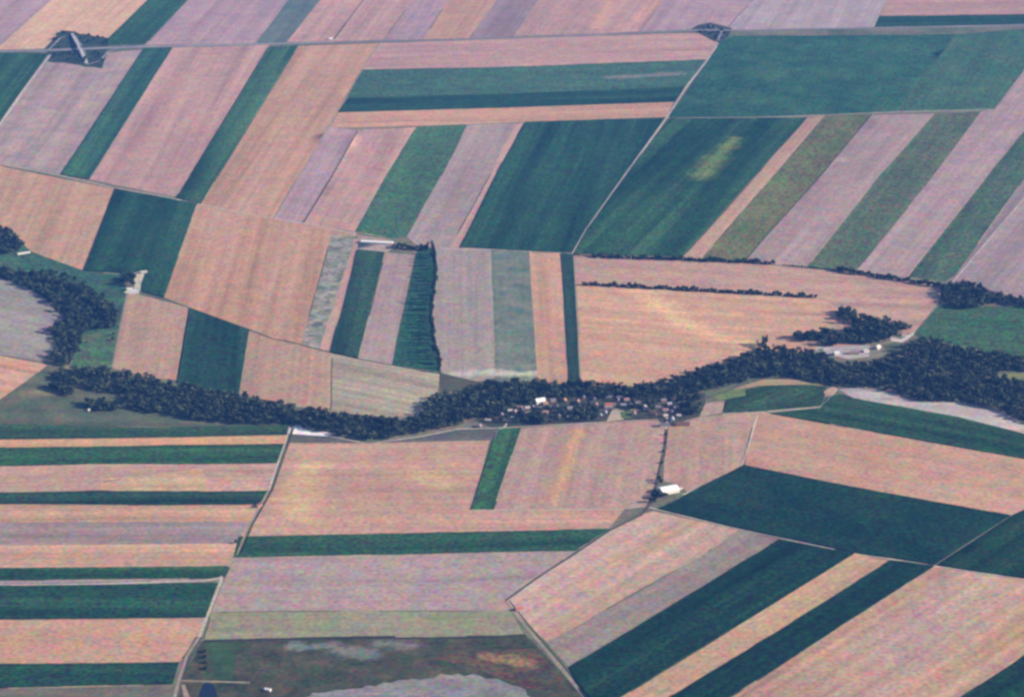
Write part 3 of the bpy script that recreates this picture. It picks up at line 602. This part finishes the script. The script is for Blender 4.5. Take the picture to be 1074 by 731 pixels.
building(566.5, 423, 19, 12, 7, 4, .35, 'white', 'white', 'large bright white hall, tallest building of the village', 'village_hall', 'hall')
building(644, 417.5, 36, 8, 3, 1.6, -.08, 'grey', 'cream', 'long low grey-roofed building behind the village against the wood', 'shed', 'building', chimney=False)
building(716, 446, 26, 12, 4.5, 3, .02, 'brown', 'brick', 'long brown-roofed farm building at the village edge by the lane', 'farm_building', 'building', chimney=False)
building(697, 447, 20, 10, 4, 2.6, .05, 'slate', 'cream', 'dark slate-roofed farm building at the head of the lane', 'farm_building', 'building', chimney=False)
building(705, 441, 14, 8, 3.6, 2.4, 1.5, 'blue', 'white', 'bluish-roofed outbuilding between the two farm buildings at the lane', 'farm_building', 'building', chimney=False)
building(701, 515.5, 34, 24, 6, 4.2, .42, 'white', 'white', 'big bright white barn at the bend of the lane below the village', 'barn', 'barn', chimney=False, gate=True)
building(711, 513, 15, 9, 4, 2, .42, 'pink', 'white', 'small pinkish annex beside the big white barn', 'shed', 'shed', chimney=False, gate=True)
building(395.5, 255, 76, 11, 3.5, 2.2, -.17, 'white', 'white', 'long narrow white barn at the top of the green strip', 'barn', 'barn', chimney=False, gate=True)
building(25, 266, 30, 5.5, 2.4, 1.2, .45, 'bright', 'white', 'narrow white barn beside the dark wood at the left edge', 'barn', 'barn', chimney=False, gate=True)
building(136, 304.5, 12, 8, 3.5, 2.5, .2, 'bright', 'white', 'small white farmhouse below the dark tree clump at the left farmyard', 'house', 'house')
building(151, 286.5, 14, 9, 3.5, 2.4, .25, 'pale', 'cream', 'pale-roofed outbuilding at the upper end of the left farmyard', 'shed', 'shed', chimney=False, gate=True)
building(93, 431, 5.5, 4, 2.8, 1.4, 1.2, 'bright', 'white', 'tiny white hut on the scrub meadow below the river wood', 'hut', 'hut', chimney=False)
building(877, 372, 11, 9, 5, 2.8, .3, 'bright', 'white', 'white farmhouse at the left end of the wood-side farm', 'farmhouse', 'house', group='buildings of the wood-side farm')
building(896, 371, 20, 9, 3.4, 2.8, -.05, 'pink', 'cream', 'long pinkish-roofed barn in the middle of the wood-side farm', 'barn', 'barn', group='buildings of the wood-side farm', chimney=False, gate=True)
building(908, 369, 11, 8, 3.4, 2.2, .3, 'pale', 'white', 'pale-roofed shed right of the pinkish barn', 'shed', 'shed', group='buildings of the wood-side farm', chimney=False, gate=True)
building(920.5, 365.5, 11, 8, 4.5, 2.6, .8, 'bright', 'white', 'bright white house at the right end of the wood-side farm', 'house', 'house', group='buildings of the wood-side farm')
building(866, 367, 12, 7, 3, 2, .1, 'pale', 'white', 'small pale shed left of the white farmhouse', 'shed', 'shed', group='buildings of the wood-side farm', chimney=False, gate=True)
building(948, 352, 12, 8, 3.6, 2.4, .2, 'pink', 'white', 'lone pink-roofed house on the pale yard behind the copse', 'house', 'house')
building(281, 724.5, 9.5, 5, 3, 1.4, -.35, 'white', 'white', 'small bright white hut on the marsh beside the mudflat', 'hut', 'hut', chimney=False)
building(347, 41.5, 11, 8, 4, 2, .1, 'white', 'white', 'small white building beside the far main road', 'hut', 'hut', chimney=False)
building(544.5, 639.5, 13, 7, 3, 1.8, .4, 'red', 'brick', 'dark red shed beside the junction above the marsh', 'shed', 'shed', chimney=False, gate=True)
building(271, 531, 14, 8, 3, 2, 1.0, 'brown', 'brick', 'brownish shed beside the left field track', 'shed', 'shed', chimney=False, gate=True)
# road bridge at the left junction
conc = simple_mat('bridge_concrete', (.36,.34,.35), .1, .2); bank = simple_mat('grass_bank', (.05,.075,.05), .3, .1)
A = G3(75.5, 35); B = G3(91.5, 67); M_ = G3(83.5, 51.2); dv = (B-A); Lb = dv.length/2; ang = math.atan2(dv.y, dv.x)
e = link('road_bridge', None, None, M_, ang); e['label'] = 'pale road bridge on grass ramps crossing the main road'; e['category'] = 'bridge'
vs, fs = [], []; box(vs, fs, -26, 26, -5.5, 5.5, 6.2, 7.2); link('deck', make_mesh('deck', vs, fs, conc), e)
for s in (-1, 1):
    vs, fs = [], []; box(vs, fs, -26, 26, s*5.2-.25, s*5.2+.25, 7.205, 8.2); link('parapet', make_mesh('parapet', vs, fs, conc), e)
    vs, fs = [], []; box(vs, fs, s*13-1, s*13+1, -4, 4, -1, 6.2); link('pier', make_mesh('pier', vs, fs, conc), e)
    L1 = (Lb if s > 0 else Lb)
    vs = [(s*25.9,-5.5,7.1),(s*25.9,5.5,7.1),(s*25.9,-17,-1),(s*25.9,17,-1),(s*L1,-5,.3),(s*L1,5,.3),(s*L1,-7,-1),(s*L1,7,-1)]
    link('ramp_bank', make_mesh('ramp_bank', vs, [(0,4,6,2),(1,3,7,5),(0,2,3,1),(4,5,7,6)], bank), e)
    vs = [(s*25.9,-5.5,7.16),(s*25.9,5.5,7.16),(s*L1,5,.36),(s*L1,-5,.36)]
    link('ramp_road', make_mesh('ramp_road', vs, [(0,1,2,3)] if s < 0 else [(3,2,1,0)], conc), e)

occupied = [Vector(ground(x, y)) for x, y, _ in HS]
for p in VT:
    q = Vector(ground(*p))
    if min((q-o).length for o in occupied) < 7: continue
    tree(p[0], p[1], 'dark garden tree standing among the village houses', 'garden trees of the village', sc=random.uniform(.5,.9))

# ------------------------------------------------------------------ the river wood: too many trees to count, one mass
WOODS = [
 ([(60,388),(75,383),(119,386),(150,391),(186,400),(252,414),(300,421),(347,431),(400,437),(440,437),(446,421),(462,410),(485,406),(505,400),(530,397),(596,398),(640,400),(660,404),(690,399),(745,382),(770,373),(790,366),(797,357),(803,363),(830,362),(860,366),(875,378),(900,380),(925,376),(940,368),(955,357),(967,353),(996,358),(1032,366),(1074,374),(1250,400),(1250,490),(1074,444),(1045,431),(1010,423),(965,421),(935,412),(900,406),(875,406),(850,401),(830,396),(800,397),(770,404),(740,411),(720,416),(700,414),(690,413),(650,412),(600,411),(570,412),(545,422),(520,430),(500,441),(475,448),(440,455),(410,461),(385,463),(355,457),(330,453),(300,446),(250,445),(210,442),(170,435),(142,432),(121,414),(94,410),(65,402),(50,394)], 11.2, 5.0),
 ([(-60,225),(0,236),(12,242),(27,256),(24,262),(13,267),(0,266),(-60,262)], 10, 3),
 ([(-60,268),(0,283),(12,287),(40,302),(60,315),(56,318),(30,303),(0,291),(-60,280)], 10, 0),
 ([(28,286),(45,290),(75,300),(95,310),(118,324),(123,330),(122,344),(108,346),(96,346),(112,338),(105,328),(88,314),(60,300),(40,294)], 10, 0),
 ([(88,422),(105,424),(122,427),(123,433),(106,432),(90,428)], 9, 0),
 ([(48,402),(62,406),(78,414),(74,417),(58,411)], 9, 0),
 ([(601,429),(626,428),(629,442),(601,443)], 10, 0),
 ([(540,424),(560,413),(600,411),(650,412),(690,413),(720,416),(735,419),(720,424),(700,419),(650,419),(600,419),(570,421),(555,428),(520,437),(505,440),(520,431)], 12, 0),
 ([(708,424),(735,425),(733,436),(712,434)], 11, 0), ([(560,433),(569,434),(568,445),(559,446)], 9, 0), ([(640,421),(690,421),(692,432),(660,431)], 15, 0), ([(505,436),(560,431),(600,427),(600,441),(570,444),(520,446)], 17, 0),
 ([(0,284),(28,285),(60,287),(90,301),(112,318),(122,328),(121,343),(98,345),(85,352),(62,330),(40,303),(0,291)], 15, 0),
 ([(866,350),(884,355),(882,363),(862,365)], 10, 0),
 ([(882,350),(908,343),(944,347),(934,359),(888,361)], 9, 0),
 ([(834,352),(856,350),(868,346),(870,357),(838,359)], 10, 0),
 ([(60,312),(75,322),(92,330),(97,344),(85,352),(84,368),(76,385),(58,384),(50,378),(60,366),(52,346),(70,333)], 11, 2),
 ([(988,299),(1005,295),(1022,296),(1030,302),(1074,314),(1250,345),(1250,353),(1074,322),(1040,318),(1025,325),(1005,325),(987,316)], 10.5, 3),
 ([(876,325),(893,324),(903,330),(928,336),(953,341),(958,347),(948,349),(934,353),(916,362),(889,361),(886,357),(904,352),(903,344),(886,340),(878,333)], 10.5, 2),
]
CLEAR = [[(864,364.5),(915,361),(925,363),(922,372),(898,377),(872,375.5)],[(1040,391),(1076,390),(1100,392),(1100,401),(1058,400)],[(460,391),(500,400),(485,404),(462,409)]]
protos = []
for s in range(7):
    h = [14,15.5,12,16,15,13,17][s]; rx = [7.2,7.6,6.2,8.0,8.2,6.6,6.6][s]
    v, f = leaf_cloud(120, rx, h*.40, h*.55, 1.7, 5, 200+s); protos.append(v)
spots = []
pin = lambda pts, x, y: bool(inside(pts, np.array([x]), np.array([y]))[0])
for pts, sp, up in WOODS:
    g = np.array([ground(*p) for p in pts]); x0, y0 = g.min(0); x1, y1 = g.max(0)
    gup = np.array([ground(p[0], p[1]+up) for p in pts]) if up else g
    xs = np.arange(x0, x1, sp); ys = np.arange(y0, y1, sp*.9); X, Y = np.meshgrid(xs, ys); X = X.ravel()+rng.uniform(-.45,.45,X.size)*sp; Y = Y.ravel()+rng.uniform(-.45,.45,Y.size)*sp
    k = inside(g, X, Y) & inside(gup, X, Y)
    for c in CLEAR:
        k &= ~inside(np.array([ground(*p) for p in c]), X, Y)
    k &= (rng.random(X.size) > .08)
    spots += list(zip(X[k], Y[k]))
spots = np.array(spots)
HB = np.array([tuple(o.location)[:2] for o in bpy.data.objects if o.get('category') in ('house','hall','building','shed','barn','hut')])
spots = spots[np.array([np.hypot(HB[:,0]-x, HB[:,1]-y).min() > 12 for x, y in spots])]
zs = hgt(spots[:,0], spots[:,1])
allv = []
for (x, y), z in zip(spots, zs):
    v = protos[rng.integers(0, 7)]; a = rng.uniform(0, 6.28); s = rng.choice([.5,.75,.92,1.05,1.2], p=[.14,.22,.3,.22,.12]); c, si = math.cos(a)*s, math.sin(a)*s
    allv.append(np.column_stack([v[:,0]*c-v[:,1]*si+x, v[:,0]*si+v[:,1]*c+y, v[:,2]*s+z]))
allv = np.concatenate(allv).astype(np.float32); nq = len(allv)//4
me = bpy.data.meshes.new('woodland'); me.vertices.add(len(allv)); me.vertices.foreach_set('co', allv.ravel())
me.loops.add(nq*4); me.loops.foreach_set('vertex_index', np.arange(nq*4, dtype=np.int32))
me.polygons.add(nq); me.polygons.foreach_set('loop_start', np.arange(0, nq*4, 4, dtype=np.int32)); me.polygons.foreach_set('loop_total', np.full(nq, 4, np.int32))
me.update(); me.validate()
me.materials.append(leaf_mat('wood_leaves', (.010,.022,.015), (.080,.104,.054)))
o = link('woodland', me); o['kind'] = 'stuff'; o['label'] = 'dark winding wood along the river with its side copses'
print('trees', sum(1 for q in bpy.data.objects if q.get('category')=='tree'), 'in wood', len(spots), 'tris', len(T), 'objects', len(bpy.data.objects))

# ------------------------------------------------------------------ air
vs, fs = [], []; box(vs, fs, -9500, 9500, -9500, 9500, -40, H+25)
hz = make_mesh('haze', vs, fs); m = bpy.data.materials.new('haze_air'); m.use_nodes = True; nt = m.node_tree; nt.nodes.clear()
ou = N(nt, 'ShaderNodeOutputMaterial'); pv = N(nt, 'ShaderNodeVolumePrincipled')
pv.inputs['Density'].default_value = 2.1e-5; pv.inputs['Color'].default_value = (.085,.29,1.0,1); pv.inputs['Anisotropy'].default_value = .0
nt.links.new(pv.outputs[0], ou.inputs['Volume']); hz.materials.append(m)
o = link('haze', hz); o['kind'] = 'stuff'

# ------------------------------------------------------------------ light, camera, world
w = bpy.data.worlds.new('World'); S.world = w; w.use_nodes = True; nt = w.node_tree
sk = N(nt, 'ShaderNodeTexSky', sky_type='NISHITA'); sk.sun_disc = False; sk.sun_elevation = SUN_EL; sk.sun_rotation = math.pi/2-SUN_AZ
sk.dust_density = 1.5; sk.air_density = 1.0
nt.links.new(sk.outputs[0], nt.nodes['Background'].inputs[0]); nt.nodes['Background'].inputs[1].default_value = .07
sl = bpy.data.lights.new('Sun', 'SUN'); sl.energy = 5.0; sl.angle = math.radians(.5); sl.color = (1.0, .87, .72)
so = bpy.data.objects.new('Sun', sl); COL.objects.link(so)
sd = Vector((math.cos(SUN_EL)*math.cos(SUN_AZ), math.cos(SUN_EL)*math.sin(SUN_AZ), math.sin(SUN_EL)))
so.rotation_euler = sd.to_track_quat('Z', 'Y').to_euler()
cd = bpy.data.cameras.new('Camera'); cam = bpy.data.objects.new('Camera', cd); COL.objects.link(cam)
cam.location = (0, CAMY, H); cam.rotation_euler = (math.pi/2-DEP, 0, 0)
cd.sensor_fit = 'HORIZONTAL'; cd.angle = HFOV; cd.clip_start = 1; cd.clip_end = 40000
S.camera = cam
S.view_settings.view_transform = 'Standard'; S.view_settings.look = 'None'; S.view_settings.gamma = 1; S.view_settings.exposure = 1.08
S.cycles.filter_width = 2.8
S.cycles.volume_bounces = 1
S.cycles.max_bounces = 4; S.cycles.diffuse_bounces = 2
